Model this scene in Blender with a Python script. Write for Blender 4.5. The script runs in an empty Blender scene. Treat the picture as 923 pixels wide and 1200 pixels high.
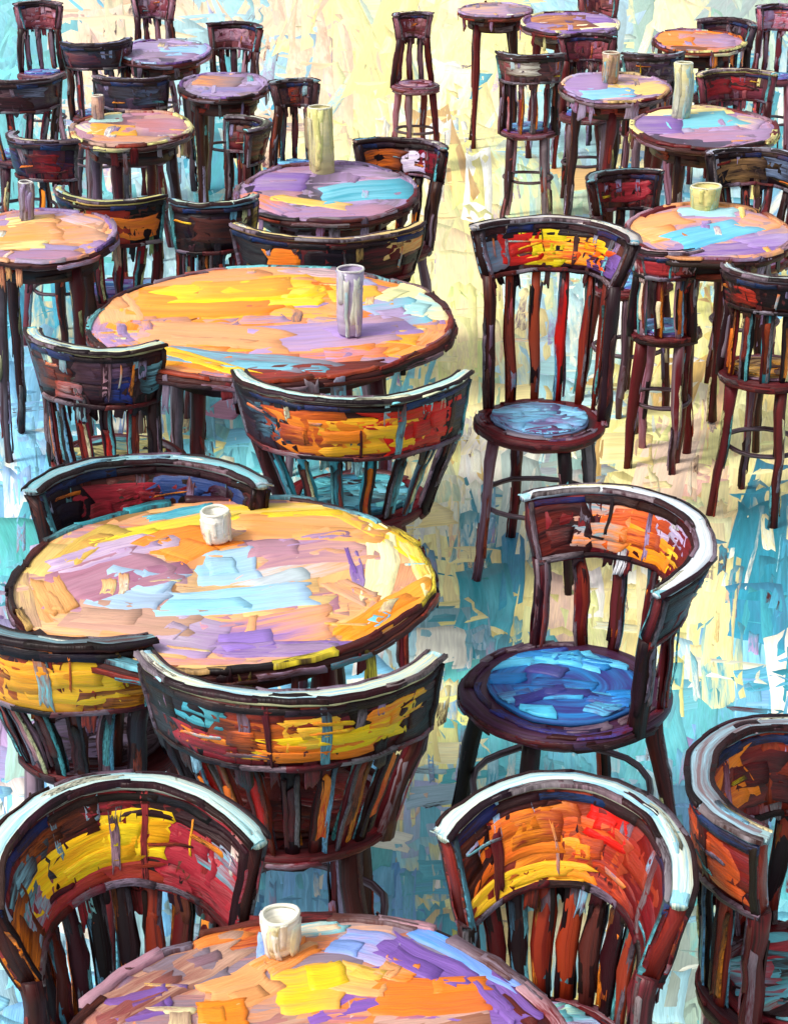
import bpy, math, random
from mathutils import Vector, Matrix, noise
R_ = math.radians
C = bpy.context.scene.collection
sc = bpy.context.scene

# ------------------------------------------------------------------ camera, sky, sun, exposure
FPX, PITCH, CH = 2300.0, R_(22.5), 2.31
cam = bpy.data.cameras.new('camera'); co = bpy.data.objects.new('camera', cam); C.objects.link(co)
cam.sensor_fit = 'HORIZONTAL'; cam.sensor_width = 36; cam.lens = 36*FPX/923; cam.clip_end = 2000; cam.clip_start = .05
co.location = (0, 0, CH); co.rotation_euler = (math.pi/2-PITCH, 0, 0); sc.camera = co
w = bpy.data.worlds.new('World'); sc.world = w; w.use_nodes = True
nt = w.node_tree; bg = nt.nodes['Background']
sky = nt.nodes.new('ShaderNodeTexSky'); sky.sky_type = 'NISHITA'; sky.sun_disc = False
SUN_EL, SUN_AZ = R_(52), R_(-120)      # azimuth measured from +y (view direction), clockwise: behind left
sky.sun_elevation = SUN_EL; sky.sun_rotation = SUN_AZ; sky.air_density = 1.0; sky.dust_density = 4
hs = nt.nodes.new('ShaderNodeHueSaturation'); hs.inputs['Saturation'].default_value = .28
nt.links.new(sky.outputs[0], hs.inputs['Color']); nt.links.new(hs.outputs[0], bg.inputs['Color'])
bg.inputs['Strength'].default_value = .125
sl = bpy.data.lights.new('sun', 'SUN'); sl.energy = 1.5; sl.angle = R_(14); sl.color = (1, .95, .87)
so = bpy.data.objects.new('sun', sl); C.objects.link(so)
sd = Vector((math.sin(SUN_AZ)*math.cos(SUN_EL), math.cos(SUN_AZ)*math.cos(SUN_EL), math.sin(SUN_EL)))
so.rotation_euler = sd.to_track_quat('Z', 'Y').to_euler(); so.location = sd*20
sc.view_settings.view_transform = 'Standard'; sc.view_settings.look = 'None'
sc.view_settings.exposure = .66; sc.view_settings.gamma = 1

# ------------------------------------------------------------------ helpers
rnd = random.Random(7)
def U(a, b): return rnd.uniform(a, b)
def lin(c):
    return tuple(((x/255)/12.92 if x/255 <= .04045 else ((x/255+.055)/1.055)**2.4) for x in c)
def jit(c, a=14):
    k = U(-a, a)
    return tuple(max(4, min(250, x+k+U(-a*.5, a*.5))) for x in c)
def at(px, py, z):
    """where the line of sight of photo pixel px,py meets the level z"""
    x = (px-461.5)/FPX; u = (600-py)/FPX
    d = Vector((x, math.cos(PITCH)+u*math.sin(PITCH), -math.sin(PITCH)+u*math.cos(PITCH)))
    k = (z-CH)/d.z
    return Vector((0, 0, CH))+d*k, k*d.length/ math.sqrt(1+x*x+u*u)   # point, depth along the axis
def hash_(t): return sum((i+1)*ord(c) for i, c in enumerate(t))
class MB:
    def __init__(s): s.v=[]; s.f=[]; s.a=[]; s.b=[]; s.uv=[]
    def add(s, p, a, b, uv): s.v.append(tuple(p)); s.a.append(a); s.b.append(b); s.uv.append(uv); return len(s.v)-1
    def build(s, name, parent=None, mat=None):
        if mat is not FLOORPAINT and parent:      # nothing here is machine-straight: the same slow wobble runs through all parts of a thing
            root = parent
            while root and root.parent: root = root.parent
            k = (hash_(root['label']) if root and 'label' in root else 3)
            off = Vector((k % 97, k % 61, k % 43)); nv = []
            for p in s.v:
                p = Vector(p); q = p*5.5+off; q2 = p*26+off
                d = noise.noise_vector(q)*.011+noise.noise_vector(q2)*.0042
                d.z *= .6 if p.z > .03 else 0
                nv.append(tuple(p+d))
            s.v = nv
        me = bpy.data.meshes.new(name); me.from_pydata(s.v, [], s.f)
        for nm, d in (('paint_a', s.a), ('paint_b', s.b)):
            at_ = me.attributes.new(nm, 'FLOAT_COLOR', 'POINT')
            fl = []
            for c in d: fl += [c[0], c[1], c[2], 1]
            at_.data.foreach_set('color', fl)
        at_ = me.attributes.new('stroke', 'FLOAT_VECTOR', 'POINT')
        fl = []
        for c in s.uv: fl += c
        at_.data.foreach_set('vector', fl)
        me.polygons.foreach_set('use_smooth', [True]*len(me.polygons))
        me.materials.append(mat or PAINT)
        o = bpy.data.objects.new(name, me); C.objects.link(o)
        if parent: o.parent = parent
        return o

def paint_material(name, rough=.38, bump=.5, weave=.0):
    m = bpy.data.materials.new(name); m.use_nodes = True; n = m.node_tree.nodes; l = m.node_tree.links
    bs = n['Principled BSDF']
    A = n.new('ShaderNodeAttribute'); A.attribute_name = 'paint_a'
    B = n.new('ShaderNodeAttribute'); B.attribute_name = 'paint_b'
    S = n.new('ShaderNodeAttribute'); S.attribute_name = 'stroke'
    mp = n.new('ShaderNodeMapping'); mp.inputs['Scale'].default_value = (.55, 5.5, 1); l.new(S.outputs['Vector'], mp.inputs['Vector'])
    n1 = n.new('ShaderNodeTexNoise'); n1.inputs['Scale'].default_value = 1; n1.inputs['Detail'].default_value = 5
    n1.inputs['Roughness'].default_value = .65; n1.inputs['Distortion'].default_value = .5
    l.new(mp.outputs[0], n1.inputs['Vector'])
    rp = n.new('ShaderNodeValToRGB'); rp.color_ramp.elements[0].position = .40; rp.color_ramp.elements[1].position = .66
    l.new(n1.outputs['Fac'], rp.inputs['Fac'])
    mx = n.new('ShaderNodeMix'); mx.data_type = 'RGBA'
    l.new(rp.outputs['Color'], mx.inputs['Factor']); l.new(A.outputs['Color'], mx.inputs[6]); l.new(B.outputs['Color'], mx.inputs[7])
    # fine pigment variation
    mp2 = n.new('ShaderNodeMapping'); mp2.inputs['Scale'].default_value = (1.2, 22, 1); l.new(S.outputs['Vector'], mp2.inputs['Vector'])
    n2 = n.new('ShaderNodeTexNoise'); n2.inputs['Scale'].default_value = 1; n2.inputs['Detail'].default_value = 4
    l.new(mp2.outputs[0], n2.inputs['Vector'])
    hv = n.new('ShaderNodeHueSaturation'); mr = n.new('ShaderNodeMapRange')
    mr.inputs[1].default_value = .3; mr.inputs[2].default_value = .7; mr.inputs[3].default_value = .86; mr.inputs[4].default_value = 1.12
    l.new(n2.outputs['Fac'], mr.inputs[0]); l.new(mr.outputs[0], hv.inputs['Value']); l.new(mx.outputs[2], hv.inputs['Color'])
    l.new(hv.outputs[0], bs.inputs['Base Color'])
    ad = n.new('ShaderNodeMath'); ad.operation = 'ADD'; l.new(n1.outputs['Fac'], ad.inputs[0])
    ml = n.new('ShaderNodeMath'); ml.operation = 'MULTIPLY'; ml.inputs[1].default_value = .6; l.new(n2.outputs['Fac'], ml.inputs[0]); l.new(ml.outputs[0], ad.inputs[1])
    bp = n.new('ShaderNodeBump'); bp.inputs['Strength'].default_value = bump; bp.inputs['Distance'].default_value = .006
    l.new(ad.outputs[0], bp.inputs['Height']); l.new(bp.outputs[0], bs.inputs['Normal'])
    bs.inputs['Roughness'].default_value = rough; bs.inputs['Specular IOR Level'].default_value = .2
    return m
PAINT = paint_material('oil_paint')
FLOORPAINT = paint_material('floor_paint', .36, .35)

def dab(M, S, s, t, L, W, ang, ca, cb=None, h=.003, nl=5, nw=3, rag=.22, base=None):
    """one thick knife stroke following the surface S(s,t)->(point, normal); metres"""
    cb = cb or jit(ca, 26); A = lin(ca); B = lin(cb)
    if base is None: base = U(.0004, h*.8)
    ca_, sa_ = math.cos(ang), math.sin(ang)
    def walk(k, amp):
        v = U(-amp, amp); o_ = []
        for _ in range(k): o_.append(v); v = max(-amp, min(amp, v*.6+U(-amp, amp)*.75))
        return o_
    e0 = walk(nw+1, rag*.8); e1 = walk(nw+1, rag); w0 = walk(nl+1, .07); w1 = walk(nl+1, .07)
    rl, rr = U(.2, 1.2), U(.2, 1.2); re = U(.3, 1.5); bend = U(-.12, .12)*W
    uo, vo, zo = U(0, 90), U(0, 90), U(0, 90)
    idx = {}
    for i in range(-1, nl+2):
        ii = max(0, min(nl, i)); a = -1+2*ii/nl
        for j in range(-1, nw+2):
            jj = max(0, min(nw, j)); b = -1+2*jj/nw
            aa = a*(1+(e1[jj] if a > 0 else e0[jj])*abs(a)); bb = b*(1+(w1[ii] if b > 0 else w0[ii]))
            if i in (-1, nl+1): aa *= 1+.02
            if j in (-1, nw+1): bb *= 1.08
            x = aa*L/2; y = bb*W/2+bend*a*a
            P, N = S(s+x*ca_-y*sa_, t+x*sa_+y*ca_)
            if i != ii or j != jj: hh = -.0008
            else:
                hh = base+h*(.3+.08*math.sin(5*a+vo)*b)
                if b < -.6: hh += h*.42*rl
                if b > .6: hh += h*.42*rr
                if a > .9: hh += h*.35*re
                hh += U(0, .10)*h
            q_ = max(0, min(1, (a+.25)/1.25)); q_ = q_*q_*(3-2*q_)*.85
            idx[i, j] = M.add(P+N*hh, tuple(A[k]+(B[k]-A[k])*q_ for k in (0, 1, 2)), B, (uo+a*L/W*.5, vo+b*.5, zo))
    for i in range(-1, nl+1):
        for j in range(-1, nw+1):
            M.f.append((idx[i, j], idx[i+1, j], idx[i+1, j+1], idx[i, j+1]))

def tube(M, pts, rad, ca, cb, rx=1, ry=1, n=8, lump=.12, side=None):
    """tapered painted bar through pts; rx/ry flatten the section; side = direction of the wide axis"""
    A, B = lin(ca), lin(cb); rings = []; uo, vo = U(0, 90), U(0, 90); zo = U(0, 90); d = 0
    for k, p in enumerate(pts):
        p = Vector(p); q0 = Vector(pts[max(0, k-1)]); q1 = Vector(pts[min(len(pts)-1, k+1)])
        T = (q1-q0).normalized(); sx = Vector(side) if side else Vector((1, 0, 0)) if abs(T.x) < .8 else Vector((0, 1, 0))
        X = (sx-T*sx.dot(T)).normalized(); Y = T.cross(X)
        if k: d += (p-Vector(pts[k-1])).length
        ring = []
        for q in range(n):
            an = 2*math.pi*q/n; r = rad[k]*(1+U(-lump, lump))
            ring.append(M.add(p+X*math.cos(an)*r*rx+Y*math.sin(an)*r*ry, A, B, (uo+d*5, vo+math.sin(an)*.45+.2*math.cos(an), zo)))
        rings.append(ring)
    for k in range(len(rings)-1):
        for q in range(n):
            M.f.append((rings[k][q], rings[k][(q+1) % n], rings[k+1][(q+1) % n], rings[k+1][q]))
    M.f.append(tuple(reversed(rings[0]))); M.f.append(tuple(rings[-1]))
def seg(p, q, n=5, wob=.003):
    p, q = Vector(p), Vector(q)
    return [p.lerp(q, i/n)+(Vector((U(-1, 1), U(-1, 1), 0))*wob if 0 < i < n else Vector()) for i in range(n+1)]
def tube_surf(p, q, r):
    p, q = Vector(p), Vector(q); T = (q-p).normalized(); X = (Vector((1, 0, 0))-T*T.x).normalized(); Y = T.cross(X); Ln = (q-p).length
    def S(s, t):
        t = max(0, min(Ln, t)); a = s/r; N = X*math.cos(a)+Y*math.sin(a)
        return p+T*t+N*r, N
    return S
def lathe(M, prof, ca, cb, n=40, c=(0, 0)):
    A, B = lin(ca), lin(cb); rings = []; uo, vo = U(0, 90), U(0, 90)
    for k, (r, z) in enumerate(prof):
        rings.append([M.add((c[0]+r*math.cos(2*math.pi*q/n), c[1]+r*math.sin(2*math.pi*q/n), z), A, B, (uo+abs(q-n/2)*r*.9, vo+k*.3, 0)) for q in range(n)])
    for k in range(len(rings)-1):
        for q in range(n): M.f.append((rings[k][q], rings[k][(q+1) % n], rings[k+1][(q+1) % n], rings[k+1][q]))
    if prof[0][0] > 1e-4: M.f.append(tuple(reversed(rings[0])))
    if prof[-1][0] > 1e-4: M.f.append(tuple(rings[-1]))
def disc_surf(R, z):
    def S(s, t):
        r = math.hypot(s, t)
        if r > R: s, t = s*R/r, t*R/r
        return Vector((s, t, z)), Vector((0, 0, 1))
    return S
def polar_surf(R, z):            # s along the circle, t inwards
    def S(s, t):
        a = s/R; r = R-t
        return Vector((r*math.cos(a), r*math.sin(a), z)), Vector((0, 0, 1))
    return S
def side_surf(R, z0, z1):
    def S(s, t):
        a = s/R; t = max(z0, min(z1, t)); N = Vector((math.cos(a), math.sin(a), 0))
        return Vector((R*N.x, R*N.y, t)), N
    return S
def thing(name, label, cat, loc, rot=(0, 0, 0), group=None):
    o = bpy.data.objects.new(name, None); C.objects.link(o); o.empty_display_size = .1
    o.location = loc; o.rotation_euler = rot; o['label'] = label; o['category'] = cat
    if group: o['group'] = group
    return o
def tag(o, label, cat, group=None):
    o['label'] = label; o['category'] = cat
    if group: o['group'] = group
    return o

# palette (as the paint looks)
CRM=(238,226,165); YEL=(246,232,150); AQ=(108,190,202); TEAL=(66,156,178); BLU=(125,190,226); PCH=(236,204,168)
WHT=(236,236,218); LAV=(172,152,192); GRN=(158,184,172); OCH=(226,186,120); SKY=(170,212,220); MINT=(190,212,178)
DK=(30,13,17); DK2=(52,21,25); BRN=(82,35,27); MAR=(100,23,28); RST=(150,52,30); ORG=(238,128,34); OY=(242,168,44); GLD=(248,200,26)
LEM=(240,216,56); RED=(206,28,20); CRI=(158,36,50); PUR=(122,88,164); LIL=(162,134,174); MVE=(176,128,146); GRY=(128,112,124); NAV=(30,48,98)
PEA=(232,160,104); PBL=(168,198,226); PER=(128,156,222); BLK=(26,18,30); TAN=(190,150,128); COB=(36,96,170)

# ------------------------------------------------------------------ the setting: floor
GX = [38,115,192,269,346,423,500,577,654,731,808,885]
MAP = {
 50: [AQ,PCH,PCH,SKY,PCH,YEL,CRM,YEL,SKY,GRN,CRM,GRN],
 150:[AQ,PCH,SKY,TEAL,PCH,YEL,WHT,YEL,SKY,YEL,TEAL,TEAL],
 250:[AQ,AQ,SKY,AQ,YEL,YEL,CRM,YEL,MINT,SKY,SKY,BLU],
 350:[TEAL,CRM,SKY,SKY,CRM,YEL,YEL,CRM,SKY,WHT,YEL,YEL],
 450:[BLU,AQ,AQ,AQ,AQ,AQ,YEL,CRM,SKY,CRM,OCH,YEL],
 550:[BLU,AQ,YEL,AQ,AQ,AQ,CRM,WHT,GRN,YEL,PCH,CRM],
 650:[AQ,LAV,AQ,AQ,AQ,AQ,YEL,TEAL,YEL,CRM,CRM,TEAL],
 750:[LAV,LAV,BLU,BLU,AQ,AQ,SKY,AQ,YEL,CRM,YEL,TEAL],
 850:[LAV,LAV,BLU,BLU,AQ,BLU,YEL,AQ,AQ,SKY,AQ,BLU],
 950:[BLU,SKY,BLU,SKY,BLU,AQ,SKY,CRM,AQ,AQ,BLU,AQ],
 1050:[SKY,SKY,SKY,BLU,BLU,BLU,AQ,CRM,SKY,YEL,GRN,AQ],
 1150:[BLU,BLU,SKY,SKY,BLU,BLU,CRM,CRM,YEL,SKY,GRN,AQ]}
GY = sorted(MAP)
def floor_col(px, py):
    px += rnd.gauss(0, 22); py += rnd.gauss(0, 26)
    i = min(range(12), key=lambda k: abs(GX[k]-px)); j = min(GY, key=lambda k: abs(k-py))
    c = MAP[j][i]
    if c in (CRM, YEL) and U(0, 1) < .5: c = (250, 238, 168)
    return c
fm = bpy.data.materials.new('ground_paint'); fm.use_nodes = True
n = fm.node_tree.nodes; l = fm.node_tree.links
tc = n.new('ShaderNodeTexCoord'); mp = n.new('ShaderNodeMapping'); mp.inputs['Scale'].default_value = (3, .8, 1)
vz = n.new('ShaderNodeTexNoise'); vz.inputs['Scale'].default_value = 1.2; vz.inputs['Detail'].default_value = 6
rp = n.new('ShaderNodeValToRGB'); e = rp.color_ramp.elements
e[0].position = .35; e[0].color = (*lin(AQ), 1); e[1].position = .65; e[1].color = (*lin(CRM), 1)
x = e.new(.5); x.color = (*lin(SKY), 1)
l.new(tc.outputs['Object'], mp.inputs[0]); l.new(mp.outputs[0], vz.inputs['Vector']); l.new(vz.outputs['Fac'], rp.inputs[0]); l.new(rp.outputs[0], n['Principled BSDF'].inputs['Base Color'])
n['Principled BSDF'].inputs['Roughness'].default_value = .6
g = MB(); G0 = 600
g.v = [(-G0, -G0, 0), (G0, -G0, 0), (G0, G0, 0), (-G0, G0, 0)]; g.f = [(0, 1, 2, 3)]; g.a = g.b = [lin(AQ)]*4; g.uv = [(0, 0, 0)]*4
o = g.build('ground', mat=fm); o['kind'] = 'structure'
def floor_surf(s, t): return Vector((s, t, .001)), Vector((0, 0, 1))
F = MB()
y = 1560
while y > -230:
    x = -330
    inside = -60 < y < 1260
    while x < 1260:
        px, py = x+U(-14, 14), y+U(-14, 14)
        P, d = at(px, py, 0); sc_ = FPX/d; dep = math.sin(math.atan2(CH, P.y))
        reps = 2 if (inside and -30 < x < 950) else 1
        for _ in range(reps):
            c = jit(floor_col(px, py), 13)
            if U(0, 1) < .06: c = WHT
            if U(0, 1) < .05: c = rnd.choice([TEAL, LAV, MVE, GRN] if px < 330 or px > 760 else [OCH, PCH, AQ, MINT])
            big = 1 if reps == 2 else 1.7
            if U(0, 1) < .78: W, L, a = U(22, 66)*big/sc_, U(44, 120)/(sc_*dep), math.atan2(P.y, P.x)+rnd.gauss(0, .06)
            else: W, L, a = U(16, 34)/(sc_*dep), U(40, 90)*big/sc_, U(-.5, .5)
            cb = jit(floor_col(px, py), 20) if U(0, 1) < .55 else jit(c, 22)
            dab(F, floor_surf, P.x+U(-.5, .5)*20/sc_, P.y+U(-.5, .5)*24/(sc_*dep), L, W, a, c, cb, h=min(.0038, .0014+.00025*d), base=U(.0005, .006), nl=7, nw=4, rag=.28)
        x += 29 if reps == 2 else 34
    y -= 30 if inside else 38
# darker and brighter knife accents, dark ones painted in as leg reflections
for k in range(430):
    px, py = U(-20, 940), U(-20, 1200)
    P, d = at(px, py, 0); sc_ = FPX/d; dep = math.sin(math.atan2(CH, P.y))
    left = px < 320 or py > 800
    c = rnd.choice([MAR, GRY, LAV, TEAL, BRN, DK2, GRY, LAV, WHT, BLU] if left else [WHT, YEL, PCH, GRY, LAV, MVE, OCH, WHT, SKY, BRN])
    c2 = floor_col(px, py)
    if U(0, 1) < .8: L, W, a = U(18, 60)/(sc_*dep), U(4, 17)/sc_, math.atan2(P.y, P.x)+rnd.gauss(0, .04)
    else: L, W, a = U(30, 70)/sc_, U(4, 9)/(sc_*dep), U(-.3, .3)
    dab(F, floor_surf, P.x, P.y, L, W, a, jit(c), c2, h=.002, base=.0062, nl=7, nw=3, rag=.4)
o = F.build('floor', mat=FLOORPAINT); o['kind'] = 'structure'

# ------------------------------------------------------------------ tables
def table(px, py, hw, hh, strokes, fill, label, rimc, rimlight, rot=0, near=False, tilt=0, edge=(DK2, BRN), topH=.75, hwreal=None):
    P, d = at(px, py, topH); R = (hwreal or hw)*d/FPX
    t = thing('cafe_table', label, 'table', (P.x, P.y, 0), (R_(tilt), 0, 0), 'round cafe tables on the terrace')
    H = topH; th = .030
    M = MB()
    lathe(M, [(0, H-th), (R-.02, H-th), (R-.004, H-th*.75), (R, H-th*.4), (R-.004, H-.003), (R-.012, H-.001), (R-.03, H-th*.6)], edge[0], edge[1], n=56)
    lathe(M, [(R-.010, H-.001)]+[(max(0, (R-.012)*(1-q/9)), H) for q in range(10)], fill[0], fill[1], n=56)
    S = disc_surf(R-.012, H)
    k = R/.3
    fs = 1.0 if near else .8
    # a broken first coat
    nn = int(40*k*k) if near else 20
    for q in range(nn):
        r = R*math.sqrt(U(0, .92)); a = U(0, 6.283); s, tt = r*math.cos(a), r*math.sin(a)
        # strokes lean round the rim
        an = a+math.pi/2 if r > .78*R else U(-.3, .3)
        dab(M, S, s, tt, U(.12, .24)*fs, U(.05, .09)*fs, an, jit(rnd.choice(fill)), jit(rnd.choice(fill)), h=.0012, base=U(.0003, .0015))
    for st in strokes:
        x1, y1, x2, y2, wp, c1 = st[:6]; c2 = st[6] if len(st) > 6 else jit(c1, 28)
        a1 = ((x1-px)/hw*R, (py-y1)/hh*R); a2 = ((x2-px)/hw*R, (py-y2)/hh*R)
        dx, dy = a2[0]-a1[0], a2[1]-a1[1]; L = math.hypot(dx, dy); ang = math.atan2(dy, dx)
        W = wp*R*math.hypot(abs(math.cos(ang))/hh, abs(math.sin(ang))/hw)
        nsub = 2 if near else 1
        sm = ((a1[0]+a2[0])/2, (a1[1]+a2[1])/2)
        dab(M, S, sm[0], sm[1], L*1.08, W, ang, jit(c1, 6), c2, h=.0022, base=.0020+U(0, .0012), nl=9 if near else 6, nw=7 if near else 4, rag=.26)
        if near:
            for q in range(1):
                f, gg = U(-.4, .4), U(-.35, .35)
                dab(M, S, sm[0]+f*dx-gg*W*math.sin(ang), sm[1]+f*dy+gg*W*math.cos(ang), L*U(.4, .7), W*U(.3, .6), ang+U(-.1, .1), jit(c1, 12), c1, h=.0015, base=.0036)
    for q in range(8 if near else 4):
        r = R*math.sqrt(U(.05, .9)); a = U(0, 6.283)
        v = U(0, 1) < .4
        dab(M, S, r*math.cos(a), r*math.sin(a), U(.03, .09), U(.004, .009) if not v else U(.012, .03), (math.pi/2 if v else 0)+U(-.25, .25), jit(rnd.choice(fill+[GLD, OY, WHT, PUR, LIL, AQ])), jit(rnd.choice(fill+[CRM])), h=.0014, base=.0042, nl=6, nw=2, rag=.35)
    for q in range(2 if near else 1):
        dab(M, S, U(-.6, .6)*R, U(-.5, .5)*R, U(.06, .13), U(.018, .032), math.pi/2+U(-.06, .06), jit(rnd.choice([AQ, LAV, CRM, GRY, WHT])), jit(rnd.choice(fill)), h=.0014, base=.0044, nl=8, nw=5, rag=.4)
    # rim strokes on top and on the edge
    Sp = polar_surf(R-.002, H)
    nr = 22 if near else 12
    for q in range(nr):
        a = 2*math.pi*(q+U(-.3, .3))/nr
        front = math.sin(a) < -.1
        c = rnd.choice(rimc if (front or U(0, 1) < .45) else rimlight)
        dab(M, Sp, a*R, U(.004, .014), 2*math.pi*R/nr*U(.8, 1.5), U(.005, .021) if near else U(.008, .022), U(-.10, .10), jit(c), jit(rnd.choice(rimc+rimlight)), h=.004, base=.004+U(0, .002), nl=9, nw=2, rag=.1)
    Ss = side_surf(R, H-th*.8, H-.004)
    for q in range(nr):
        a = 2*math.pi*(q+U(-.4, .4))/nr
        dab(M, Ss, a*R, H-th*.5+U(-.006, .006), 2*math.pi*R/nr*U(.8, 1.5), U(.007, .018), U(-.04, .04), jit(rnd.choice(list(edge)*3+[DK, MAR]+rimlight[:1])), jit(rnd.choice([DK, RST, BRN, GRY])), h=.003, nl=8, nw=2, rag=.1)
    def Sdrip(s, tt):
        a = s/(R-.002); N = Vector((math.cos(a), math.sin(a), 0)); return N*(R-.002)+Vector((0, 0, tt)), N
    for q in range(30 if near else 16):      # paint pulled down over the edge
        L = U(.03, .09); dab(M, Sdrip, U(0, 6.283)*R, H-.012-L*.42, L, U(.010, .034), math.pi/2+U(-.08, .08), jit(rnd.choice([DK, DK2, MAR, BRN]+rimlight+fill[:2])), jit(rnd.choice([DK, MAR, GRY])), h=.0028, base=.001, nl=6, nw=4, rag=.5)
    M.build('tabletop', t)
    # apron
    M = MB(); ra = R*.72
    lathe(M, [(ra-.02, H-th-.002), (ra, H-th-.002), (ra, H-th-.065), (ra-.02, H-th-.065)], DK, BRN, n=32)
    Sa = side_surf(ra, H-th-.06, H-th-.004)
    for q in range(12): dab(M, Sa, U(0, 6.28)*ra, H-th-U(.015, .05), U(.05, .12), U(.015, .03), U(-.1, .1), jit(rnd.choice([DK, MAR, BRN, DK2])), jit(rnd.choice([RST, GRY, DK])), h=.003)
    M.build('apron', t)
    for q in range(4):
        a = R_(rot+45+90*q); cx, cy = math.cos(a), math.sin(a)
        M = MB(); p0 = (cx*ra*.92, cy*ra*.92, H-th-.03); p1 = (cx*ra*1.08, cy*ra*1.08, 0)
        lc = rnd.choice([(DK, BRN), (DK2, MAR), (MAR, DK), (DK2, GRY)])
        tube(M, seg(p0, p1, 8), [.021, .024, .019, .021, .017, .016, .014, .012, .016], jit(lc[0], 8), jit(lc[1], 14))
        St = tube_surf(p0, p1, .017)
        for z in range(7): dab(M, St, U(-3, 3)*.02, U(.05, .66), U(.1, .28), U(.008, .018), math.pi/2+U(-.06, .06), jit(rnd.choice([DK, MAR, BRN, GRY, DK2, RST, AQ, CRM])), jit(rnd.choice([DK, LAV, RST, DK])), h=.002, nl=6, nw=2)
        M.build('leg', t)
    return t, P, R

T2s = [(70,660,112,628,30,(204,158,76)),(60,668,175,640,22,(180,152,188)),(95,640,235,606,15,LEM,(214,190,70)),(230,603,440,602,17,(238,196,44),OCH),(400,606,500,655,17,(238,184,70),GLD),
 (270,620,430,624,28,(226,156,84),PEA),(300,650,430,640,34,MVE,(200,150,140)),(80,692,180,664,46,(166,112,136),MVE),(52,680,84,712,26,(236,172,104)),(172,652,232,628,42,(240,140,54),ORG),
 (108,716,230,724,25,(196,152,130),TAN),(125,690,206,696,40,PBL,(160,180,205)),(230,668,302,662,38,(148,196,218),PBL),(208,706,372,694,24,(150,212,236),PBL),(296,684,410,652,24,(188,204,208),PEA),
 (208,730,272,740,36,(180,160,184),LIL),(268,738,395,722,32,(146,116,190),PEA),(280,748,440,746,12,LIL,PUR),(452,618,448,690,36,(242,232,172),CRM),(418,738,508,690,30,(238,140,26),(240,168,50)),
 (484,640,512,690,22,(240,200,90),CRM),(432,716,456,722,14,(124,200,224),BLU),(390,680,440,700,18,PEA,TAN),(330,640,400,632,10,LIL,MVE),(150,610,220,596,8,TEAL,AQ),(415,650,425,690,14,PUR,LIL)]
T3s = [(108,340,142,372,36,PEA,(240,176,120)),(150,322,332,316,20,(232,152,92),PEA),(140,352,310,348,38,(244,166,52),ORG),(185,342,378,332,26,(250,204,34),(246,180,40)),(318,342,382,344,22,(248,206,70),GLD),
 (328,312,428,318,14,(198,164,168),MVE),(398,346,446,342,28,(242,184,54),OY),(180,384,330,394,22,(228,162,112),PEA),(308,396,456,384,28,(166,136,192),(186,146,160)),(440,368,500,362,30,LAV,AQ),
 (462,336,500,342,28,(216,216,156),CRM),(486,356,534,362,26,(160,208,208),CRM),(222,410,384,424,14,(118,184,206),GRY),(300,430,440,424,13,(146,48,32),BRN),(196,404,300,428,8,(236,170,40),GLD),(400,312,430,330,14,AQ,LAV)]
T1s = [(110,1200,262,1108,42,(142,84,76),TAN),(208,1112,305,1086,32,(228,132,62),RST),(165,1156,235,1130,42,(126,98,104),GRY),(300,1128,296,1092,30,PER,PBL),(236,1176,312,1148,44,(222,152,92),PEA),
 (228,1196,284,1190,30,(236,140,30),ORG),(322,1166,392,1160,52,(246,200,40),(236,170,80)),(385,1150,445,1162,32,(240,190,80),PEA),(300,1140,350,1112,28,(230,166,110),ORG),(392,1104,455,1122,36,PER,LAV),(318,1094,390,1084,16,PCH,AQ),
 (440,1112,545,1156,34,(112,78,158),PUR),(500,1092,615,1150,36,(88,150,226),PER),(440,1178,570,1172,44,(236,124,30),(220,110,50)),(566,1150,620,1200,36,(126,88,166),PUR),(600,1168,665,1230,30,(92,22,16),DK),(118,1196,180,1180,30,(118,78,138),PUR),(440,1140,480,1150,26,PEA,ORG)]
T4s = [(286,220,345,242,14,ORG,LIL),(296,204,362,206,22,LIL,PUR),(380,222,470,212,24,(126,192,214),TEAL),(340,244,452,240,12,LIL,MVE),(398,190,470,196,10,LIL,GRY),(330,226,400,236,8,(236,186,70),OCH)]
T5s = [(0,268,70,262,30,(240,160,80),PEA),(60,268,118,262,28,(240,150,84),TAN),(10,248,60,240,16,YEL,PEA),(0,302,110,300,14,LIL,MVE),(80,238,128,256,14,(190,170,190),PEA),(-10,286,60,284,12,PEA,YEL)]
T6s = [(112,146,160,148,15,(240,160,72),OY),(150,140,215,142,20,(186,120,120),MVE),(105,130,140,128,12,SKY,GRN),(120,160,200,162,9,(206,130,80),TAN),(98,142,118,152,10,LAV,YEL)]
T7s = [(228,88,282,92,14,(228,150,84),GRY),(240,104,300,100,8,(110,120,180),LIL),(225,80,290,80,8,GRY,LIL)]
T8s = [(150,50,196,50,10,(150,130,170),LAV),(196,58,242,54,12,(120,180,220),PBL),(170,62,230,62,6,GRY,LIL)]
T9s = [(628,24,690,20,20,(206,136,74),(120,60,50)),(610,28,640,34,14,PUR,LIL),(680,14,720,18,12,LIL,PUR),(680,30,722,26,6,WHT,YEL)]
T10s = [(765,40,812,40,20,(232,146,66),ORG),(800,44,850,44,18,(206,134,86),LIL),(840,42,868,48,12,LIL,MVE)]
T11s = [(656,92,704,92,20,(160,124,182),LIL),(680,106,736,104,12,(138,190,220),BLU),(735,102,775,98,14,(232,196,110),OCH),(730,86,780,90,10,TAN,LIL)]
T12s = [(740,138,790,140,26,LIL,PUR),(785,135,862,130,22,(126,192,212),AQ),(862,132,892,140,18,(226,200,150),LIL),(780,160,890,154,14,(176,130,156),LIL),(762,122,850,118,8,CRM,YEL)]
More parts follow.
